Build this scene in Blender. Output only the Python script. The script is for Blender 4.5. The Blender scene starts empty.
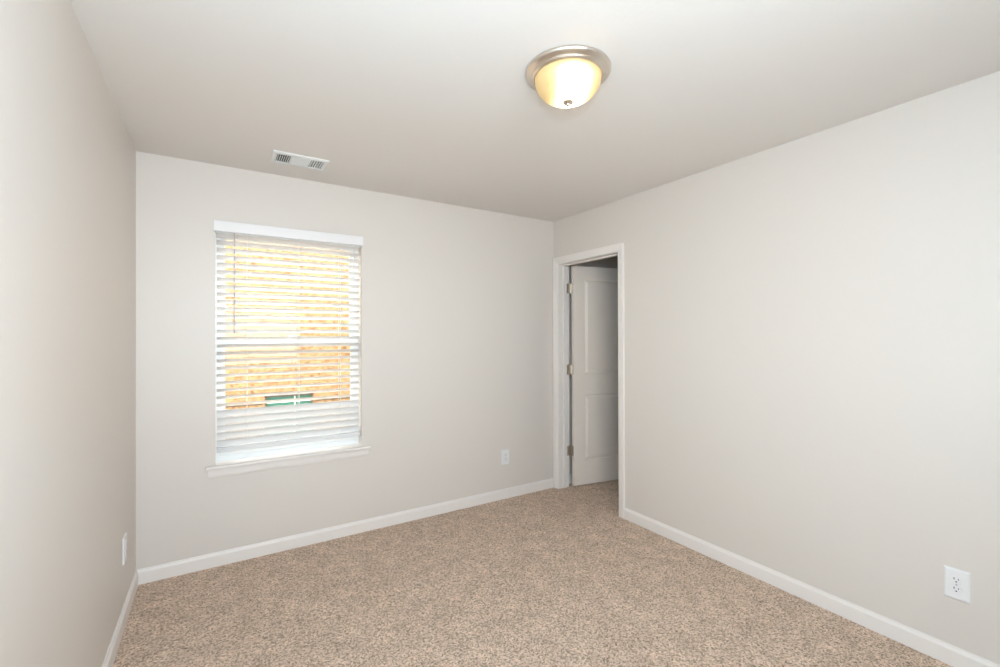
import bpy, bmesh, math
from mathutils import Vector, Matrix
S = bpy.context.scene
COL = S.collection

# ------------------------------------------------------------------ room measures (metres)
W = 3.012            # inner width, left wall x=0, right wall x=W
H = 2.44             # ceiling height
YF = -3.62           # inner face of the wall behind the camera; back wall is y=0
WT = 0.121           # thickness of the inner wall with the closet door
XC = W + WT          # closet side of that wall
BT = 0.16            # outer wall thickness

# ------------------------------------------------------------------ camera
F, YAW, PITCH, ROLL = 448.31, 0.563175, 0.003533, -0.002611
cy_, sy_ = math.cos(YAW), math.sin(YAW)
fw = Vector((sy_*math.cos(PITCH), cy_*math.cos(PITCH), math.sin(PITCH)))
rt = Vector((cy_, -sy_, 0)); up = rt.cross(fw)
r2 = rt*math.cos(ROLL) + up*math.sin(ROLL); u2 = -rt*math.sin(ROLL) + up*math.cos(ROLL)
cam = bpy.data.cameras.new('camera'); camo = bpy.data.objects.new('camera', cam); COL.objects.link(camo)
M = Matrix((( r2.x, u2.x, -fw.x, 0.38648), (r2.y, u2.y, -fw.y, -3.22858), (r2.z, u2.z, -fw.z, 1.39698), (0, 0, 0, 1)))
camo.matrix_world = M
cam.sensor_width = 36; cam.lens = F/1000*36; cam.clip_start = .02; cam.clip_end = 200
S.camera = camo

# ------------------------------------------------------------------ world, lights, exposure
S.view_settings.view_transform = 'Standard'; S.view_settings.look = 'None'
S.view_settings.gamma = 1; S.view_settings.use_curve_mapping = False
S.view_settings.exposure = 0.05
wd = bpy.data.worlds.new('sky'); S.world = wd; wd.use_nodes = True
bg = wd.node_tree.nodes['Background']; bg.inputs[0].default_value = (1, .97, .95, 1); bg.inputs[1].default_value = 8.5

def light(name, kind, loc, aim, power, color, size=None, size_y=None):
    l = bpy.data.lights.new(name, kind); o = bpy.data.objects.new(name, l); COL.objects.link(o)
    o.location = loc; d = Vector(aim) - Vector(loc); o.rotation_euler = d.to_track_quat('-Z', 'Y').to_euler()
    l.energy = power; l.color = color
    if kind == 'AREA':
        l.shape = 'RECTANGLE' if size_y else 'SQUARE'; l.size = size
        if size_y: l.size_y = size_y
    if kind in ('POINT', 'SPOT') and size: l.shadow_soft_size = size
    return o
# added cool fill light behind the camera, set in a made-up window
light('added_fill_behind_camera', 'AREA', (.78, YF-.02, 1.6), (1.1, 0, 1.9), 34, (.86, .92, 1), 1.2, 1.3)
# the photographer's flash, just over the camera
light('camera_flash', 'POINT', (.45, -3.18, 1.74), (1.5, -1, 1.5), 50, (.40, .72, 1), .05)
sun = light('sun', 'SUN', (0, -5, 8), (1.8, 3, 3.5), .5, (1, .95, .86)); sun.data.angle = .12

# ------------------------------------------------------------------ materials
def mat(name, col, rough=.6, metal=0, **kw):
    m = bpy.data.materials.new(name); m.use_nodes = True
    b = m.node_tree.nodes['Principled BSDF']
    b.inputs['Base Color'].default_value = (*col, 1); b.inputs['Roughness'].default_value = rough
    b.inputs['Metallic'].default_value = metal
    for k, v in kw.items(): b.inputs[k.replace('_', ' ')].default_value = v
    return m
def nodes(m): return m.node_tree.nodes, m.node_tree.links
def add_bump(m, scale, dist, detail=2, strength=1.0):
    N, L = nodes(m); t = N.new('ShaderNodeTexCoord'); n = N.new('ShaderNodeTexNoise'); b = N.new('ShaderNodeBump')
    n.inputs['Scale'].default_value = scale; n.inputs['Detail'].default_value = detail
    b.inputs['Distance'].default_value = dist; b.inputs['Strength'].default_value = strength
    L.new(t.outputs['Object'], n.inputs['Vector']); L.new(n.outputs['Fac'], b.inputs['Height'])
    L.new(b.outputs['Normal'], N['Principled BSDF'].inputs['Normal'])
wall_m = mat('greige_wall_paint', (.725, .66, .60), .45); add_bump(wall_m, 220, .0004)
ceil_m = mat('ceiling_paint', (.80, .755, .71), .9); add_bump(ceil_m, 160, .0005)
trim_m = mat('white_trim_paint', (.85, .785, .735), .38)
door_m = mat('white_door_paint', (.90, .795, .70), .42)
vinyl_m = mat('white_vinyl', (.86, .88, .88), .35)
nickel_m = mat('satin_nickel', (.56, .50, .43), .34, 1)
lampmetal_m = mat('brushed_nickel', (.70, .635, .56), .33, 1)
plastic_m = mat('white_plastic', (.84, .81, .80), .35)
dark_m = mat('dark_slot', (.02, .02, .02), .8)
duct_m = mat('duct_interior', (.09, .10, .11), .7)
vent_m = mat('white_enamel', (.80, .80, .78), .4)
out_white_m = mat('white_exterior_trim', (.8, .8, .78), .5)

def carpet():
    m = mat('beige_carpet', (.5, .4, .3), .95); N, L = nodes(m); b = N['Principled BSDF']
    b.inputs['Specular IOR Level'].default_value = .1
    try: b.inputs['Sheen Weight'].default_value = .15
    except Exception: pass
    t = N.new('ShaderNodeTexCoord')
    def noise(s, d=2, r=.6):
        n = N.new('ShaderNodeTexNoise'); n.inputs['Scale'].default_value = s; n.inputs['Detail'].default_value = d
        n.inputs['Roughness'].default_value = r; L.new(t.outputs['Object'], n.inputs['Vector']); return n
    def ramp(src, *st):
        r = N.new('ShaderNodeValToRGB'); e = r.color_ramp.elements
        while len(e) < len(st): e.new(.5)
        for i, (p, c) in enumerate(st): e[i].position = p; e[i].color = (*c, 1)
        L.new(src, r.inputs[0]); return r
    def mix(a, c, fac, mode='MULTIPLY'):
        x = N.new('ShaderNodeMix'); x.data_type = 'RGBA'; x.blend_type = mode; x.inputs[0].default_value = fac
        L.new(a, x.inputs[6]); L.new(c, x.inputs[7]); return x.outputs[2]
    v = N.new('ShaderNodeTexVoronoi'); v.inputs['Scale'].default_value = 155; L.new(t.outputs['Object'], v.inputs['Vector'])
    sx = N.new('ShaderNodeSeparateColor'); L.new(v.outputs['Color'], sx.inputs[0])
    tuft = ramp(sx.outputs[0], (0, (.34, .23, .155)), (.2, (.60, .425, .30)), (.55, (.80, .585, .425)), (1, (1.0, .78, .62)))
    n1 = ramp(noise(95, 3, .7).outputs['Fac'], (.32, (.40, .33, .28)), (.47, (1, 1, 1)))
    n2 = ramp(noise(9, 4, .6).outputs['Fac'], (.35, (.80, .79, .78)), (.65, (1.0, 1.0, 1.0)))
    c = mix(mix(tuft.outputs[0], n1.outputs[0], .85), n2.outputs[0], .9)
    L.new(c, b.inputs['Base Color'])
    bp = N.new('ShaderNodeBump'); bp.inputs['Distance'].default_value = .012; bp.inputs['Strength'].default_value = .9
    nn = noise(110, 3, .65); L.new(nn.outputs['Fac'], bp.inputs['Height']); L.new(bp.outputs['Normal'], b.inputs['Normal'])
    return m
carpet_m = carpet()

def slat_mat():
    m = mat('white_faux_wood', (.87, .85, .84), .4); N, L = nodes(m); b = N['Principled BSDF']
    tr = N.new('ShaderNodeBsdfTranslucent'); tr.inputs[0].default_value = (.88, .94, .97, 1)
    mx = N.new('ShaderNodeMixShader'); mx.inputs[0].default_value = .28
    L.new(b.outputs[0], mx.inputs[1]); L.new(tr.outputs[0], mx.inputs[2]); L.new(mx.outputs[0], N['Material Output'].inputs[0])
    return m
slat_m = slat_mat()

def glass_mat():
    m = bpy.data.materials.new('window_glass'); m.use_nodes = True; N, L = nodes(m); N.remove(N['Principled BSDF'])
    t = N.new('ShaderNodeBsdfTransparent'); t.inputs[0].default_value = (.94, .97, .96, 1)
    g = N.new('ShaderNodeBsdfGlossy'); g.inputs['Roughness'].default_value = .02
    mx = N.new('ShaderNodeMixShader'); mx.inputs[0].default_value = .018
    L.new(t.outputs[0], mx.inputs[1]); L.new(g.outputs[0], mx.inputs[2]); L.new(mx.outputs[0], N['Material Output'].inputs[0])
    return m
glass_m = glass_mat()

def bowl_mat():     # frosted glass lit by the two bulbs inside it
    m = bpy.data.materials.new('lit_frosted_glass'); m.use_nodes = True; N, L = nodes(m)
    b = N['Principled BSDF']; b.inputs['Base Color'].default_value = (.55, .42, .22, 1); b.inputs['Roughness'].default_value = .25
    t = N.new('ShaderNodeTexCoord'); s = N.new('ShaderNodeSeparateXYZ'); L.new(t.outputs['Object'], s.inputs[0])
    # the bulbs lie along one line through the bowl: glow falls off across it
    dot = N.new('ShaderNodeVectorMath'); dot.operation = 'DOT_PRODUCT'
    dot.inputs[1].default_value = (.8456, -.534, 0); L.new(t.outputs['Object'], dot.inputs[0])
    sh = N.new('ShaderNodeMath'); sh.operation = 'SUBTRACT'; sh.inputs[1].default_value = .012; L.new(dot.outputs['Value'], sh.inputs[0])
    ab = N.new('ShaderNodeMath'); ab.operation = 'ABSOLUTE'; L.new(sh.outputs[0], ab.inputs[0])
    r = N.new('ShaderNodeMapRange'); r.inputs[1].default_value = .0; r.inputs[2].default_value = .128
    r.inputs[3].default_value = 1; r.inputs[4].default_value = 0; r.interpolation_type = 'SMOOTHSTEP'; L.new(ab.outputs[0], r.inputs[0])
    z = N.new('ShaderNodeMapRange'); z.inputs[1].default_value = -.033; z.inputs[2].default_value = -.060
    z.inputs[3].default_value = .12; z.inputs[4].default_value = 1; L.new(s.outputs['Z'], z.inputs[0])
    mu = N.new('ShaderNodeMath'); mu.operation = 'MULTIPLY'; L.new(r.outputs[0], mu.inputs[0]); L.new(z.outputs[0], mu.inputs[1])
    pw = N.new('ShaderNodeMath'); pw.operation = 'POWER'; pw.inputs[1].default_value = 2.2; L.new(mu.outputs[0], pw.inputs[0]); mu = pw
    cr = N.new('ShaderNodeValToRGB'); e = cr.color_ramp.elements
    e[0].position = 0; e[0].color = (.95, .60, .20, 1); e[1].position = .55; e[1].color = (1, .80, .55, 1)
    L.new(mu.outputs[0], cr.inputs[0]); L.new(cr.outputs[0], b.inputs['Emission Color'])
    st = N.new('ShaderNodeMapRange'); st.inputs[3].default_value = .38; st.inputs[4].default_value = 7.0; L.new(mu.outputs[0], st.inputs[0])
    L.new(st.outputs[0], b.inputs['Emission Strength'])
    return m
bowl_m = bowl_mat()

def sheathing_mat():
    m = mat('tan_sheathing', (.7, .5, .25), .85); N, L = nodes(m); b = N['Principled BSDF']
    t = N.new('ShaderNodeTexCoord'); mp = N.new('ShaderNodeMapping'); mp.inputs['Scale'].default_value = (1.3, 1, 1.5)
    L.new(t.outputs['Object'], mp.inputs[0])
    v = N.new('ShaderNodeTexVoronoi'); v.inputs['Scale'].default_value = 22; L.new(mp.outputs[0], v.inputs['Vector'])
    r = N.new('ShaderNodeValToRGB'); e = r.color_ramp.elements
    e[0].color = (.235, .125, .05, 1); e[1].color = (.34, .225, .11, 1); e[1].position = .75
    s = N.new('ShaderNodeSeparateColor'); L.new(v.outputs['Color'], s.inputs[0]); L.new(s.outputs[0], r.inputs[0])
    n = N.new('ShaderNodeTexNoise'); n.inputs['Scale'].default_value = 14; n.inputs['Detail'].default_value = 5
    L.new(mp.outputs[0], n.inputs['Vector'])
    r2_ = N.new('ShaderNodeValToRGB'); q = r2_.color_ramp.elements; q[0].position = .33; q[0].color = (.5, .38, .28, 1); q[1].position = .48; q[1].color = (1, 1, 1, 1)
    L.new(n.outputs['Fac'], r2_.inputs[0])
    x = N.new('ShaderNodeMix'); x.data_type = 'RGBA'; x.blend_type = 'MULTIPLY'; x.inputs[0].default_value = 1
    L.new(r.outputs[0], x.inputs[6]); L.new(r2_.outputs[0], x.inputs[7]); L.new(x.outputs[2], b.inputs['Base Color'])
    return m
sheath_m = sheathing_mat()
ground_m = mat('bare_soil', (.42, .34, .26), .95); add_bump(ground_m, 8, .03, 5)
nglass_m = mat('green_tinted_glass', (.03, .16, .12), .12)
nframe_m = mat('bronze_frame', (.06, .045, .035), .5)
shingle_m = mat('grey_shingle', (.12, .12, .12), .9)

# ------------------------------------------------------------------ mesh helpers
def box(bm, x0, x1, y0, y1, z0, z1, bev=0, xf=None):
    ret = bmesh.ops.create_cube(bm, size=1)
    vs = ret['verts']
    for v in vs:
        v.co = Vector((x0+(v.co.x+.5)*(x1-x0), y0+(v.co.y+.5)*(y1-y0), z0+(v.co.z+.5)*(z1-z0)))
    if bev:
        es = list({e for v in vs for e in v.link_edges})
        r = bmesh.ops.bevel(bm, geom=es, offset=bev, segments=2, affect='EDGES', profile=.5)
        vs = [v for v in r['verts']]
    if xf:
        allv = set(vs)
        for v in allv: v.co = xf @ v.co
    return vs
def lathe(bm, prof, n=72, cap0=False, cap1=False, c=(0, 0, 0)):
    rings = []
    for r, z in prof:
        if r < 1e-6: rings.append([bm.verts.new((c[0], c[1], c[2]+z))])
        else: rings.append([bm.verts.new((c[0]+r*math.cos(2*math.pi*k/n), c[1]+r*math.sin(2*math.pi*k/n), c[2]+z)) for k in range(n)])
    for a, b in zip(rings, rings[1:]):
        for k in range(n):
            j = (k+1) % n
            if len(a) == 1 and len(b) == 1: continue
            if len(a) == 1: bm.faces.new((a[0], b[j], b[k]))
            elif len(b) == 1: bm.faces.new((a[k], a[j], b[0]))
            else: bm.faces.new((a[k], a[j], b[j], b[k]))
    if cap0 and len(rings[0]) > 1: bm.faces.new(rings[0])
    if cap1 and len(rings[-1]) > 1: bm.faces.new(rings[-1])
def cyl(bm, p, q, r, n=16, r2=None):
    p, q = Vector(p), Vector(q); d = q-p; r2 = r if r2 is None else r2
    rot = d.to_track_quat('Z', 'Y').to_matrix()
    A = [bm.verts.new(p+rot@Vector((r*math.cos(2*math.pi*k/n), r*math.sin(2*math.pi*k/n), 0))) for k in range(n)]
    B = [bm.verts.new(q+rot@Vector((r2*math.cos(2*math.pi*k/n), r2*math.sin(2*math.pi*k/n), 0))) for k in range(n)]
    for k in range(n): bm.faces.new((A[k], A[(k+1) % n], B[(k+1) % n], B[k]))
    bm.faces.new(A[::-1]); bm.faces.new(B)
def sweep(bm, prof, p, q, out, upv=(0, 0, 1)):
    """extrude a closed 2D profile (a along `out`, b along `upv`) from p to q"""
    out, upv = Vector(out), Vector(upv)
    A = [bm.verts.new(Vector(p)+out*a+upv*b) for a, b in prof]; B = [bm.verts.new(Vector(q)+out*a+upv*b) for a, b in prof]
    n = len(prof)
    for k in range(n): bm.faces.new((A[k], A[(k+1) % n], B[(k+1) % n], B[k]))
    bm.faces.new(A[::-1]); bm.faces.new(B)
def obj(name, bm, m, parent=None, loc=None, smooth=False):
    bmesh.ops.recalc_face_normals(bm, faces=bm.faces)
    me = bpy.data.meshes.new(name); 
    if loc is not None and parent is None:
        pass
    bm.to_mesh(me); bm.free(); o = bpy.data.objects.new(name, me); COL.objects.link(o)
    for x in (m if isinstance(m, (list, tuple)) else [m]): me.materials.append(x)
    if parent: o.parent = parent
    if loc is not None: o.location = loc
    if smooth:
        for f in me.polygons: f.use_smooth = True
        try: me.set_sharp_from_angle(angle=math.radians(40))
        except Exception: pass
    return o
def empty(name, loc=(0, 0, 0), rz=0, label=None, cat=None, group=None, kind=None):
    o = bpy.data.objects.new(name, None); COL.objects.link(o); o.location = loc; o.rotation_euler = (0, 0, rz)
    tag(o, label, cat, group, kind); return o
def tag(o, label=None, cat=None, group=None, kind=None):
    if label: o['label'] = label
    if cat: o['category'] = cat
    if group: o['group'] = group
    if kind: o['kind'] = kind
    return o
def struct(name, bm, m, label=None, cat=None, parent=None):
    o = obj(name, bm, m, parent); tag(o, label, cat, kind='structure'); return o
NB = bmesh.new

# ------------------------------------------------------------------ room shell
XE = 4.55            # closet far side
CY0 = -1.75          # closet near side
b = NB(); box(b, -BT, XE+.1, YF-BT, BT+.02, -.12, 0)
struct('floor', b, carpet_m, 'mottled beige cut pile carpet covering the whole floor', 'carpet')
b = NB(); box(b, -BT, XE+.1, YF-BT, BT, H, H+.12)
struct('ceiling', b, ceil_m, 'flat greige white painted ceiling', 'ceiling')
b = NB(); box(b, -BT, 0, YF-BT, BT, 0, H)
struct('wall_left', b, wall_m, 'plain greige wall at the left edge of the room', 'wall')
OX0, OX1, OZ0, OZ1 = .379, 1.258, .595, 2.075        # window opening
b = NB()
box(b, 0, OX0, 0, BT, 0, H); box(b, OX1, XE+.1, 0, BT, 0, H)
box(b, OX0, OX1, 0, BT, 0, OZ0); box(b, OX0, OX1, 0, BT, OZ1, H)
struct('wall_back', b, wall_m, 'greige wall that holds the window with the blind', 'wall')
JY0, JY1, JZ = -.785, -.069, 2.038                     # finished door opening in the right wall
b = NB()
box(b, W, XC, YF, JY0-.018, 0, H); box(b, W, XC, JY1+.018, 0, 0, H); box(b, W, XC, JY0-.018, JY1+.018, JZ+.018, H)
struct('wall_right', b, wall_m, 'greige wall on the right with the open doorway', 'wall')
FX0, FX1, FZ0, FZ1 = .12, 1.44, .92, 2.28
b = NB()
box(b, 0, FX0, YF-BT, YF, 0, H); box(b, FX1, W+.2, YF-BT, YF, 0, H)
box(b, FX0, FX1, YF-BT, YF, 0, FZ0); box(b, FX0, FX1, YF-BT, YF, FZ1, H)
struct('wall_front', b, wall_m, 'greige wall behind the camera', 'wall')
b = NB()
box(b, XE, XE+.1, CY0, 0, 0, H); box(b, XC, XE+.1, CY0-.1, CY0, 0, H)
struct('wall_closet', b, wall_m, 'greige wall inside the dark room behind the open door', 'wall')

# baseboards
BP = [(0, 0), (.013, 0), (.013, .064), (.0115, .069), (.007, .076), (.005, .083), (0, .083)]
def baseboard(name, p, q, out, lab):
    b = NB(); sweep(b, BP, p, q, out); return struct(name, b, trim_m, lab, 'baseboard')
baseboard('baseboard_left', (0, YF, 0), (0, 0, 0), (1, 0, 0), 'white baseboard along the left wall')
baseboard('baseboard_back', (0, 0, 0), (W, 0, 0), (0, -1, 0), 'white baseboard under the window wall')
baseboard('baseboard_right', (W, YF, 0), (W, JY0-.062, 0), (-1, 0, 0), 'white baseboard along the right wall')
baseboard('baseboard_front', (0, YF, 0), (W, YF, 0), (0, 1, 0), 'white baseboard behind the camera')
b = NB(); sweep(b, BP, (XC, 0, 0), (XE, 0, 0), (0, -1, 0)); sweep(b, BP, (XE, 0, 0), (XE, CY0, 0), (-1, 0, 0))
struct('baseboard_closet', b, trim_m, 'white baseboard behind the open door', 'baseboard')

# door casing (mitred), jamb and stop
CW = .057
CP = [(0, 0), (.009, 0), (.0115, .012), (.0135, .018), (.0125, .022), (.016, .034), (.0175, .047), (.0165, CW), (0, CW)]  # (thickness, distance outward from inner edge)
def casing(bm, xface, sx, y0, y1, z1):
    iy0, iy1, iz = y0-.005, y1+.005, z1+.005
    def ring(f): return [bm.verts.new(f(a, d)) for a, d in CP]
    A = ring(lambda a, d: (xface+sx*a, iy0-d, 0)); B = ring(lambda a, d: (xface+sx*a, iy0-d, iz+d))
    C = ring(lambda a, d: (xface+sx*a, iy1+d, iz+d)); D = ring(lambda a, d: (xface+sx*a, iy1+d, 0))
    n = len(CP)
    for P, Q in ((A, B), (B, C), (C, D)):
        for k in range(n): bm.faces.new((P[k], P[(k+1) % n], Q[(k+1) % n], Q[k]))
    bm.faces.new(A); bm.faces.new(D)
b = NB(); casing(b, W, -1, JY0, JY1, JZ)
tr = struct('trim_1', b, trim_m, 'white moulded casing framing the doorway', 'door casing')
b = NB(); casing(b, XC, 1, JY0-.012, JY1+.012, JZ+.012); obj('closet_casing', b, trim_m, tr)
b = NB(); box(b, W, XC, JY1, JY1+.018, 0, JZ+.018); box(b, W, XC, JY0-.018, JY0, 0, JZ+.018); box(b, W, XC, JY0, JY1, JZ, JZ+.018)
obj('jamb', b, trim_m, tr)
b = NB(); s0, s1, st = W+.053, W+.085, .011
box(b, s0, s1, JY1-st, JY1, 0, JZ); box(b, s0, s1, JY0, JY0+st, 0, JZ); box(b, s0, s1, JY0+st, JY1-st, JZ-st, JZ)
obj('door_stop', b, trim_m, tr)

# ------------------------------------------------------------------ door (opens into the next room)
PIN = (XC+.024, JY1-.001)
door = empty('door_1', (PIN[0], PIN[1], 0), math.radians(80.2), 'white two panel door standing open into the dark room', 'door', kind='structure')
DW, DT, DZ0, DZ1 = .706, .035, .012, 2.031
def door_face(bm, x, nx, panels):
    """local: door runs along -y; face plane at x; nx = outward direction"""
    ys = sorted({0, DW} | {p[0] for p in panels} | {p[1] for p in panels}); zs = sorted({DZ0, DZ1} | {p[2] for p in panels} | {p[3] for p in panels})
    def V(y, z, d=0): return bm.verts.new((x-nx*d, -.002-y, z))
    for i in range(len(ys)-1):
        for j in range(len(zs)-1):
            if any(p[0] <= ys[i] and ys[i+1] <= p[1] and p[2] <= zs[j] and zs[j+1] <= p[3] for p in panels): continue
            bm.faces.new((V(ys[i], zs[j]), V(ys[i+1], zs[j]), V(ys[i+1], zs[j+1]), V(ys[i], zs[j+1])))
    for p in panels:
        loops = []
        for ins, dep in ((0, 0), (.002, .004), (.006, .011), (.010, .012), (.034, .003), (.037, .002)):
            a, c, e, f = p[0]+ins, p[1]-ins, p[2]+ins, p[3]-ins
            loops.append([V(a, e, dep), V(c, e, dep), V(c, f, dep), V(a, f, dep)])
        for A, B in zip(loops, loops[1:]):
            for k in range(4): bm.faces.new((A[k], A[(k+1) % 4], B[(k+1) % 4], B[k]))
        bm.faces.new(loops[-1])
panels = [(.118, DW-.118, 1.03, 1.915), (.118, DW-.118, .235, .84)]
b = NB()
xr, xb = -.043, -.008
door_face(b, xr, -1, panels); door_face(b, xb, 1, panels)
for (y0, y1, z0, z1) in ((0, 0, DZ0, DZ1), (DW, DW, DZ0, DZ1)):
    b.faces.new([b.verts.new(q) for q in ((xr, -.002-y0, z0), (xb, -.002-y0, z0), (xb, -.002-y0, z1), (xr, -.002-y0, z1))])
for z in (DZ0, DZ1):
    b.faces.new([b.verts.new(q) for q in ((xr, -.002, z), (xb, -.002, z), (xb, -.002-DW, z), (xr, -.002-DW, z))])
bmesh.ops.remove_doubles(b, verts=b.verts, dist=1e-5)
obj('door_slab', b, door_m, door)
for zc in (1.825, 1.077, .331):
    b = NB(); h = .0445
    cyl(b, (0, 0, zc-h), (0, 0, zc+h), .0062, 16)
    cyl(b, (0, 0, zc+h), (0, 0, zc+h+.004), .0068, 16, .003); cyl(b, (0, 0, zc-h-.004), (0, 0, zc-h), .003, 16, .0068)
    for k in range(1, 5):       # knuckle joints
        z = zc-h+k*2*h/5; cyl(b, (0, 0, z-.0007), (0, 0, z+.0007), .0068, 16)
    # leaf on the door edge
    box(b, -.040, 0, -.0025, -.0005, zc-h, zc+h)
    hg = obj('hinge', b, nickel_m, door)
    # leaf on the jamb, given in the door's own frame
    b = NB(); R_ = Matrix.Rotation(-math.radians(80.2), 4, 'Z')
    box(b, -.050, -.002, -.0025, .0008, zc-h, zc+h, 0, R_)
    for dz in (-.03, 0, .03): cyl(b, R_@Vector((-.022, -.0025, zc+dz)), R_@Vector((-.022, -.0035, zc+dz)), .004, 10)
    obj('hinge_leaf', b, nickel_m, hg)
b = NB()
for sx, xf_ in ((-1, xr), (1, xb)):
    cyl(b, (xf_, -DW+.062, .93), (xf_+sx*.008, -DW+.062, .93), .032, 28); cyl(b, (xf_+sx*.008, -DW+.062, .93), (xf_+sx*.035, -DW+.062, .93), .011, 20)
    cyl(b, (xf_+sx*.035, -DW+.062, .93), (xf_+sx*.045, -DW+.062, .93), .018, 28, .027); cyl(b, (xf_+sx*.045, -DW+.062, .93), (xf_+sx*.062, -DW+.062, .93), .027, 28, .020)
obj('door_knob', b, nickel_m, door, smooth=True)

# ------------------------------------------------------------------ window
win = empty('window_1', (0, 0, 0), 0, 'white double hung vinyl window behind the slatted blind', 'window', kind='structure')
FY0, FY1 = .085, .15
b = NB()
fx0, fx1 = OX0+.022, OX1-.022
box(b, OX0, fx0, FY0, FY1, OZ0, OZ1); box(b, fx1, OX1, FY0, FY1, OZ0, OZ1)
box(b, fx0, fx1, FY0, FY1, OZ1-.03, OZ1); box(b, fx0, fx1, FY0, FY1, OZ0, OZ0+.045)
obj('window_frame', b, vinyl_m, win)
def sash(name, y0, y1, z0, z1, rb, rt_):
    b = NB(); box(b, fx0, fx0+.030, y0, y1, z0, z1, .003); box(b, fx1-.030, fx1, y0, y1, z0, z1, .003)
    box(b, fx0+.028, fx1-.028, y0, y1, z0, z0+rb, .003); box(b, fx0+.028, fx1-.028, y0, y1, z1-rt_, z1, .003)
    o = obj(name, b, vinyl_m, win)
    b = NB(); ym = (y0+y1)/2; box(b, fx0+.029, fx1-.029, ym-.002, ym+.002, z0+rb-.002, z1-rt_+.002)
    obj('pane', b, glass_m, o)
    return o
sash('lower_sash', FY0+.003, FY0+.03, OZ0+.045, 1.385, .05, .04)
sash('upper_sash', FY0+.033, FY0+.06, 1.33, OZ1-.03, .05, .035)
b = NB(); box(b, .79, .85, FY0-.006, FY0+.004, 1.386, 1.398, .002); obj('sash_lock', b, vinyl_m, win)
# stool and apron
b = NB(); box(b, OX0, OX1, -.005, FY0, OZ0, .611, 0); box(b, .329, 1.312, -.042, 0, OZ0-.001, .612, .004)
obj('window_stool', b, trim_m, win)
b = NB(); sweep(b, [(0, 0), (.006, 0), (.008, .006), (.010, .014), (.011, .04), (.011, .056), (0, .056)], (.341, 0, .539), (1.303, 0, .539), (0, -1, 0))
obj('window_apron', b, trim_m, win)
# made-up window behind the camera, built to house the fill light
w2 = empty('added_window', (0, 0, 0), 0, 'added window behind the camera that houses the fill light', 'window', kind='structure')
b = NB()
for (a, c, d, e) in ((FX0, FX0+.06, FZ0, FZ1), (FX1-.06, FX1, FZ0, FZ1), (FX0, FX1, 1.57, 1.63), (FX0, FX1, FZ0, FZ0+.06), (FX0, FX1, FZ1-.06, FZ1)):
    box(b, a, c, YF-.14, YF-.08, d, e)
obj('window_frame', b, vinyl_m, w2)
b = NB(); box(b, FX0+.05, FX1-.05, YF-.112, YF-.108, FZ0+.05, FZ1-.05); obj('pane', b, glass_m, w2)

# ------------------------------------------------------------------ blind
blind = empty('window_blind', (.818, .04, .70), 0, 'white slatted blind with a valance hanging in the window', 'blind')
BO = Vector((.818, .04, .70))
def bobj(name, bm, m, **k):
    bmesh.ops.translate(bm, verts=bm.verts, vec=-BO); return obj(name, bm, m, blind, **k)
b = NB()
VP = [(.022, 0), (.031, 0), (.033, .002), (.033, .063), (.031, .065), (.022, .065)]
sweep(b, VP, (.371, 0, 2.030), (1.262, 0, 2.030), (0, -1, 0))
for x0 in (.371, 1.252): box(b, x0, x0+.010, -.023, -.001, 2.031, 2.094)
bobj('valance', b, plastic_m)
b = NB(); box(b, OX0+.004, OX1-.004, .008, .062, 2.028, 2.072); bobj('headrail', b, vinyl_m)
SX0, SX1 = OX0+.007, OX1-.007
def slat(bm, zc, th, yc=.035, w=.05, t=.0028):
    """room-side edge is raised by th"""
    n = 6; P = []
    for k in range(n+1):
        s = (k/n-.5)*w; c = .0018*(1-(2*k/n-1)**2)
        P.append((s, c+t/2))
    Q = [(s, c-t) for s, c in P[::-1]]
    pts = P+Q
    pr = [(s*math.cos(th)+c*math.sin(th), -s*math.sin(th)+c*math.cos(th)) for s, c in pts]
    A = [bm.verts.new((SX0, yc+a, zc+z)) for a, z in pr]; B = [bm.verts.new((SX1, yc+a, zc+z)) for a, z in pr]
    m = len(pts)
    for k in range(m): bm.faces.new((A[k], A[(k+1) % m], B[(k+1) % m], B[k]))
    bm.faces.new(A[::-1]); bm.faces.new(B)
PITCHZ = .0456
b = NB(); z = 1.380; zs = []
while z+PITCHZ < 2.02: z += PITCHZ
while z > .942: zs.append(z); z -= PITCHZ
for zz in zs: slat(b, zz, math.radians(25))
low = [.916-.0455*k for k in range(5)]
for zz in low: slat(b, zz, math.radians(66))
bobj('slats', b, slat_m, smooth=True)
b = NB(); box(b, SX0, SX1, .010, .060, .682, .709, .004); bobj('bottom_rail', b, slat_m)
for xc in (.548, .85, 1.115):
    b = NB()
    for y in (.008, .062):
        cyl(b, (xc, y, .709), (xc, y, 2.03), .0011, 6)
    for zz in zs: cyl(b, (xc, .008, zz-.001+.010), (xc, .062, zz-.001-.014), .0006, 5)
    bobj('ladder_cord', b, plastic_m)
b = NB(); cyl(b, (.479, .000, 2.035), (.479, -.002, 1.43), .0035, 8); cyl(b, (.479, -.002, 1.43), (.479, -.002, 1.41), .0045, 8, .0035)
wand_m = mat('clear_grey_plastic', (.55, .55, .56), .3)
bobj('tilt_wand', b, wand_m, smooth=True)

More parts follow.
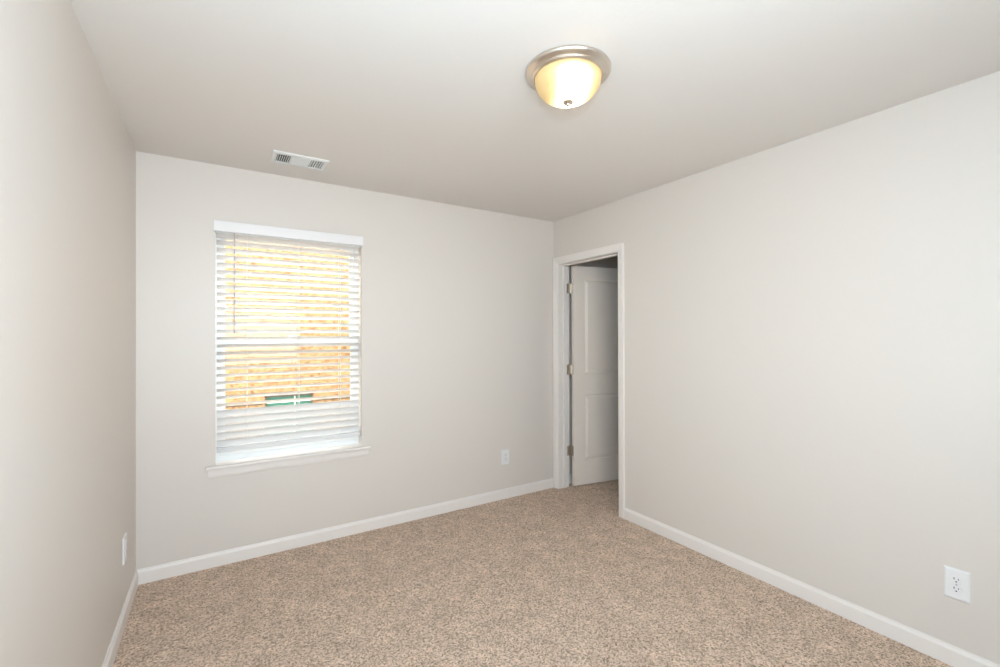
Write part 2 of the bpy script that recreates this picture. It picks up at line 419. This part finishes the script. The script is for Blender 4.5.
# ------------------------------------------------------------------ ceiling light
LC = (1.558, -1.880, H)
lamp = empty('ceiling_light', LC, 0, 'round brushed nickel flush ceiling light with a glowing frosted glass bowl', 'ceiling light')
b = NB()
lathe(b, [(0, -.0004), (.158, -.0004), (.165, -.004), (.1665, -.008), (.1655, -.0125), (.162, -.017), (.155, -.021), (.150, -.024), (.1475, -.026),
          (.1465, -.0275), (.1445, -.0275), (.1425, -.030), (.139, -.033), (.135, -.0348), (.1325, -.035), (.1312, -.032), (.1312, -.024), (0, -.02)], 96)
obj('ceiling_pan', b, lampmetal_m, lamp, smooth=True)
b = NB()
import math as _m
prof = [(.1300, -.028)]
for k in range(0, 19):
    a = k/18*math.pi/2
    prof.append((.1300*math.cos(a)**.80 if k < 18 else 0, -.033-.089*math.sin(a)))
lathe(b, prof, 96)
obj('glass_bowl', b, bowl_m, lamp, smooth=True)
b = NB()
lathe(b, [(0, -0.1200), (.0200, -0.1225), (.0208, -0.1255), (.0185, -0.1290), (.011, -0.1315), (.0085, -0.1330), (.0085, -0.1360), (.0055, -0.1400), (0, -0.1410)], 32)
obj('finial', b, lampmetal_m, lamp, smooth=True)

# ------------------------------------------------------------------ ceiling vent
vx0, vx1, vy0, vy1 = .654, .955, -.428, -.240
VC = Vector(((vx0+vx1)/2, (vy0+vy1)/2, H)); hx, hy = (vx1-vx0)/2, (vy1-vy0)/2
vent = empty('ceiling_vent', VC, 0, 'white rectangular louvred air vent in the ceiling above the window', 'air vent')
ix, iy = hx-.026, hy-.030
b = NB()
def loopr(a, c, z): return [b.verts.new((sx*a, sy*c, z)) for sx, sy in ((-1, -1), (1, -1), (1, 1), (-1, 1))]
Ls = [loopr(hx, hy, 0), loopr(hx-.001, hy-.001, -.003), loopr(hx-.012, hy-.012, -.008), loopr(ix+.003, iy+.003, -.008), loopr(ix, iy, -.006), loopr(ix, iy, -.0005)]
for A, B in zip(Ls, Ls[1:]):
    for k in range(4): b.faces.new((A[k], A[(k+1) % 4], B[(k+1) % 4], B[k]))
for (a, c) in ((-.055, -.047), (.047, .055)): box(b, a, c, -iy, iy, -.0075, -.001)
obj('vent_frame', b, vent_m, vent)
b = NB(); box(b, -ix, ix, -iy, iy, -.0012, -.0004); obj('duct_backing', b, duct_m, vent)
def louvre(bm, along, c, a0, a1, tilt, w=.0078, t=.0009):
    d = (w/2*math.sin(tilt), w/2*math.cos(tilt))
    z = -.0045
    if along == 'y':
        P = [(c-d[0]-t/2, z-d[1]*.75), (c-d[0]+t/2, z-d[1]*.75), (c+d[0]+t/2, z+d[1]*.75), (c+d[0]-t/2, z+d[1]*.75)]
        A = [bm.verts.new((x, a0, zz)) for x, zz in P]; B = [bm.verts.new((x, a1, zz)) for x, zz in P]
    else:
        P = [(c-d[0]-t/2, z-d[1]*.75), (c-d[0]+t/2, z-d[1]*.75), (c+d[0]+t/2, z+d[1]*.75), (c+d[0]-t/2, z+d[1]*.75)]
        A = [bm.verts.new((a0, y, zz)) for y, zz in P]; B = [bm.verts.new((a1, y, zz)) for y, zz in P]
    for k in range(4): bm.faces.new((A[k], A[(k+1) % 4], B[(k+1) % 4], B[k]))
    bm.faces.new(A[::-1]); bm.faces.new(B)
b = NB()
for k in range(6): louvre(b, 'y', -ix+.006+k*(.0675/6), -iy, iy, math.radians(35), .0078, .0016)
obj('louvres', b, vent_m, vent)
b = NB()
for k in range(9): louvre(b, 'x', -iy+.006+k*(2*iy-.008)/9, -.047, .047, math.radians(-58), .012)
obj('louvres', b, vent_m, vent)
b = NB()
for k in range(5): louvre(b, 'y', .055+.008+k*(.0675/5), -iy, iy, math.radians(-20), .0052, .0050)
obj('louvres', b, vent_m, vent)
for sx in (-1, 1):
    b = NB(); cyl(b, (sx*(ix+.012), 0, -.0095), (sx*(ix+.012), 0, -.007), .004, 10); obj('screw', b, vent_m, vent)

# ------------------------------------------------------------------ wall outlets (local: plate in the xz plane, faces -y)
def outlet(loc, rz, label, w=.079, h=.128):
    o = empty('wall_outlet', loc, rz, label, 'outlet', 'duplex wall outlets')
    b = NB(); A = []
    hw, hh = w/2, h/2
    Ls = [[b.verts.new((sx*a, y, sz*c)) for sx, sz in ((-1, -1), (1, -1), (1, 1), (-1, 1))] for a, c, y in
          ((hw, hh, 0), (hw, hh, -.0035), (hw-.0035, hh-.0035, -.0065), (hw-.012, hh-.012, -.0075))]
    for P, Q in zip(Ls, Ls[1:]):
        for k in range(4): b.faces.new((P[k], P[(k+1) % 4], Q[(k+1) % 4], Q[k]))
    b.faces.new(Ls[-1]); b.faces.new(Ls[0])
    obj('cover_plate', b, plastic_m, o)
    for zc in (.0195, -.0195):
        b = NB(); R0 = .0172; pts = []
        for k in range(40):
            a = 2*math.pi*k/40; pts.append((R0*math.cos(a), max(-.0142, min(.0142, R0*math.sin(a)))))
        A = [b.verts.new((x, -.0070, zc+z)) for x, z in pts]; B = [b.verts.new((x, -.0100, zc+z)) for x, z in pts]; C = [b.verts.new((x*.96, -.0105, zc+z*.96)) for x, z in pts]
        for P, Q in ((A, B), (B, C)):
            for k in range(40): b.faces.new((P[k], P[(k+1) % 40], Q[(k+1) % 40], Q[k]))
        b.faces.new(C)
        rc = obj('receptacle', b, plastic_m, o)
        b = NB()
        box(b, -.0078, -.0054, -.0109, -.0100, zc+.001, zc+.0095); box(b, .0056, .0076, -.0109, -.0100, zc+.002, zc+.0085)
        cyl(b, (0, -.0100, zc-.0065), (0, -.0109, zc-.0065), .0027, 12)
        obj('socket_slots', b, dark_m, rc)
    b = NB(); cyl(b, (0, -.007, 0), (0, -.0088, 0), .003, 14); obj('screw', b, nickel_m, o)
    return o
outlet((2.474, 0, .354), 0, 'small white outlet low on the window wall near the doorway')
outlet((0, -.375, .352), math.radians(90), 'white outlet on the left wall seen nearly edge on')
outlet((W, -2.657, .3465), math.radians(-90), 'white outlet on the right wall at lower right, its sockets clearly visible')

# ------------------------------------------------------------------ outside: the neighbouring house
b = NB(); box(b, -14, 18, BT+.02, 22, -.6, -.45); box(b, -14, 18, -16, YF-BT-.02, -.6, -.45)
struct('ground', b, ground_m, 'bare soil between the houses', 'ground')
b = NB()   # unseen roof of this house, front overhang lengthened to block the sun
box(b, -.60, 6.0, YF-3.2, BT+.15, H+.125, H+.62)
struct('roof', b, shingle_m, 'unseen roof of the house with a long front overhang added to block the sun', 'roof')
NY = 3.0
nh = empty('house', (1.5, NY, -.45), 0, 'neighbouring house wall in tan sheathing seen through the blind', 'house')
NO = Vector((1.5, NY, -.45))
def nobj(name, bm, m, parent=nh):
    bmesh.ops.translate(bm, verts=bm.verts, vec=-NO); return obj(name, bm, m, parent)
wx0, wx1, wz0, wz1 = .885, 1.44, -.05, .665
b = NB()
box(b, -6, wx0, NY, NY+.2, -.45, 3.4); box(b, wx1, 9, NY, NY+.2, -.45, 3.4); box(b, wx0, wx1, NY, NY+.2, -.45, wz0); box(b, wx0, wx1, NY, NY+.2, wz1, 3.4)
nobj('sheathed_wall', b, sheath_m)
b = NB()
box(b, -6, wx0-.03, NY-.006, NY, .548, .560); box(b, wx1+.03, 9, NY-.006, NY, .548, .560); box(b, -6, 1.20, NY-.006, NY, .676, .690)
nobj('panel_joint', b, nframe_m)
b = NB()
for (a, c, d, e) in ((wx0, wx0+.02, wz0, wz1), (wx1-.02, wx1, wz0, wz1), (wx0, wx1, wz1-.035, wz1), (wx0, wx1, wz0, wz0+.03)): box(b, a, c, NY-.01, NY+.06, d, e)
wf = nobj('window', b, nframe_m)
b = NB(); box(b, wx0+.02, wx1-.02, NY+.03, NY+.034, wz0+.03, wz1-.035); nobj('pane', b, nglass_m, wf)
b = NB(); box(b, 1.22, 1.235, NY+.015, NY+.03, wz0+.03, wz1-.035); box(b, wx0+.02, wx1-.02, NY+.015, NY+.03, .555, .568); nobj('muntin', b, out_white_m, wf)
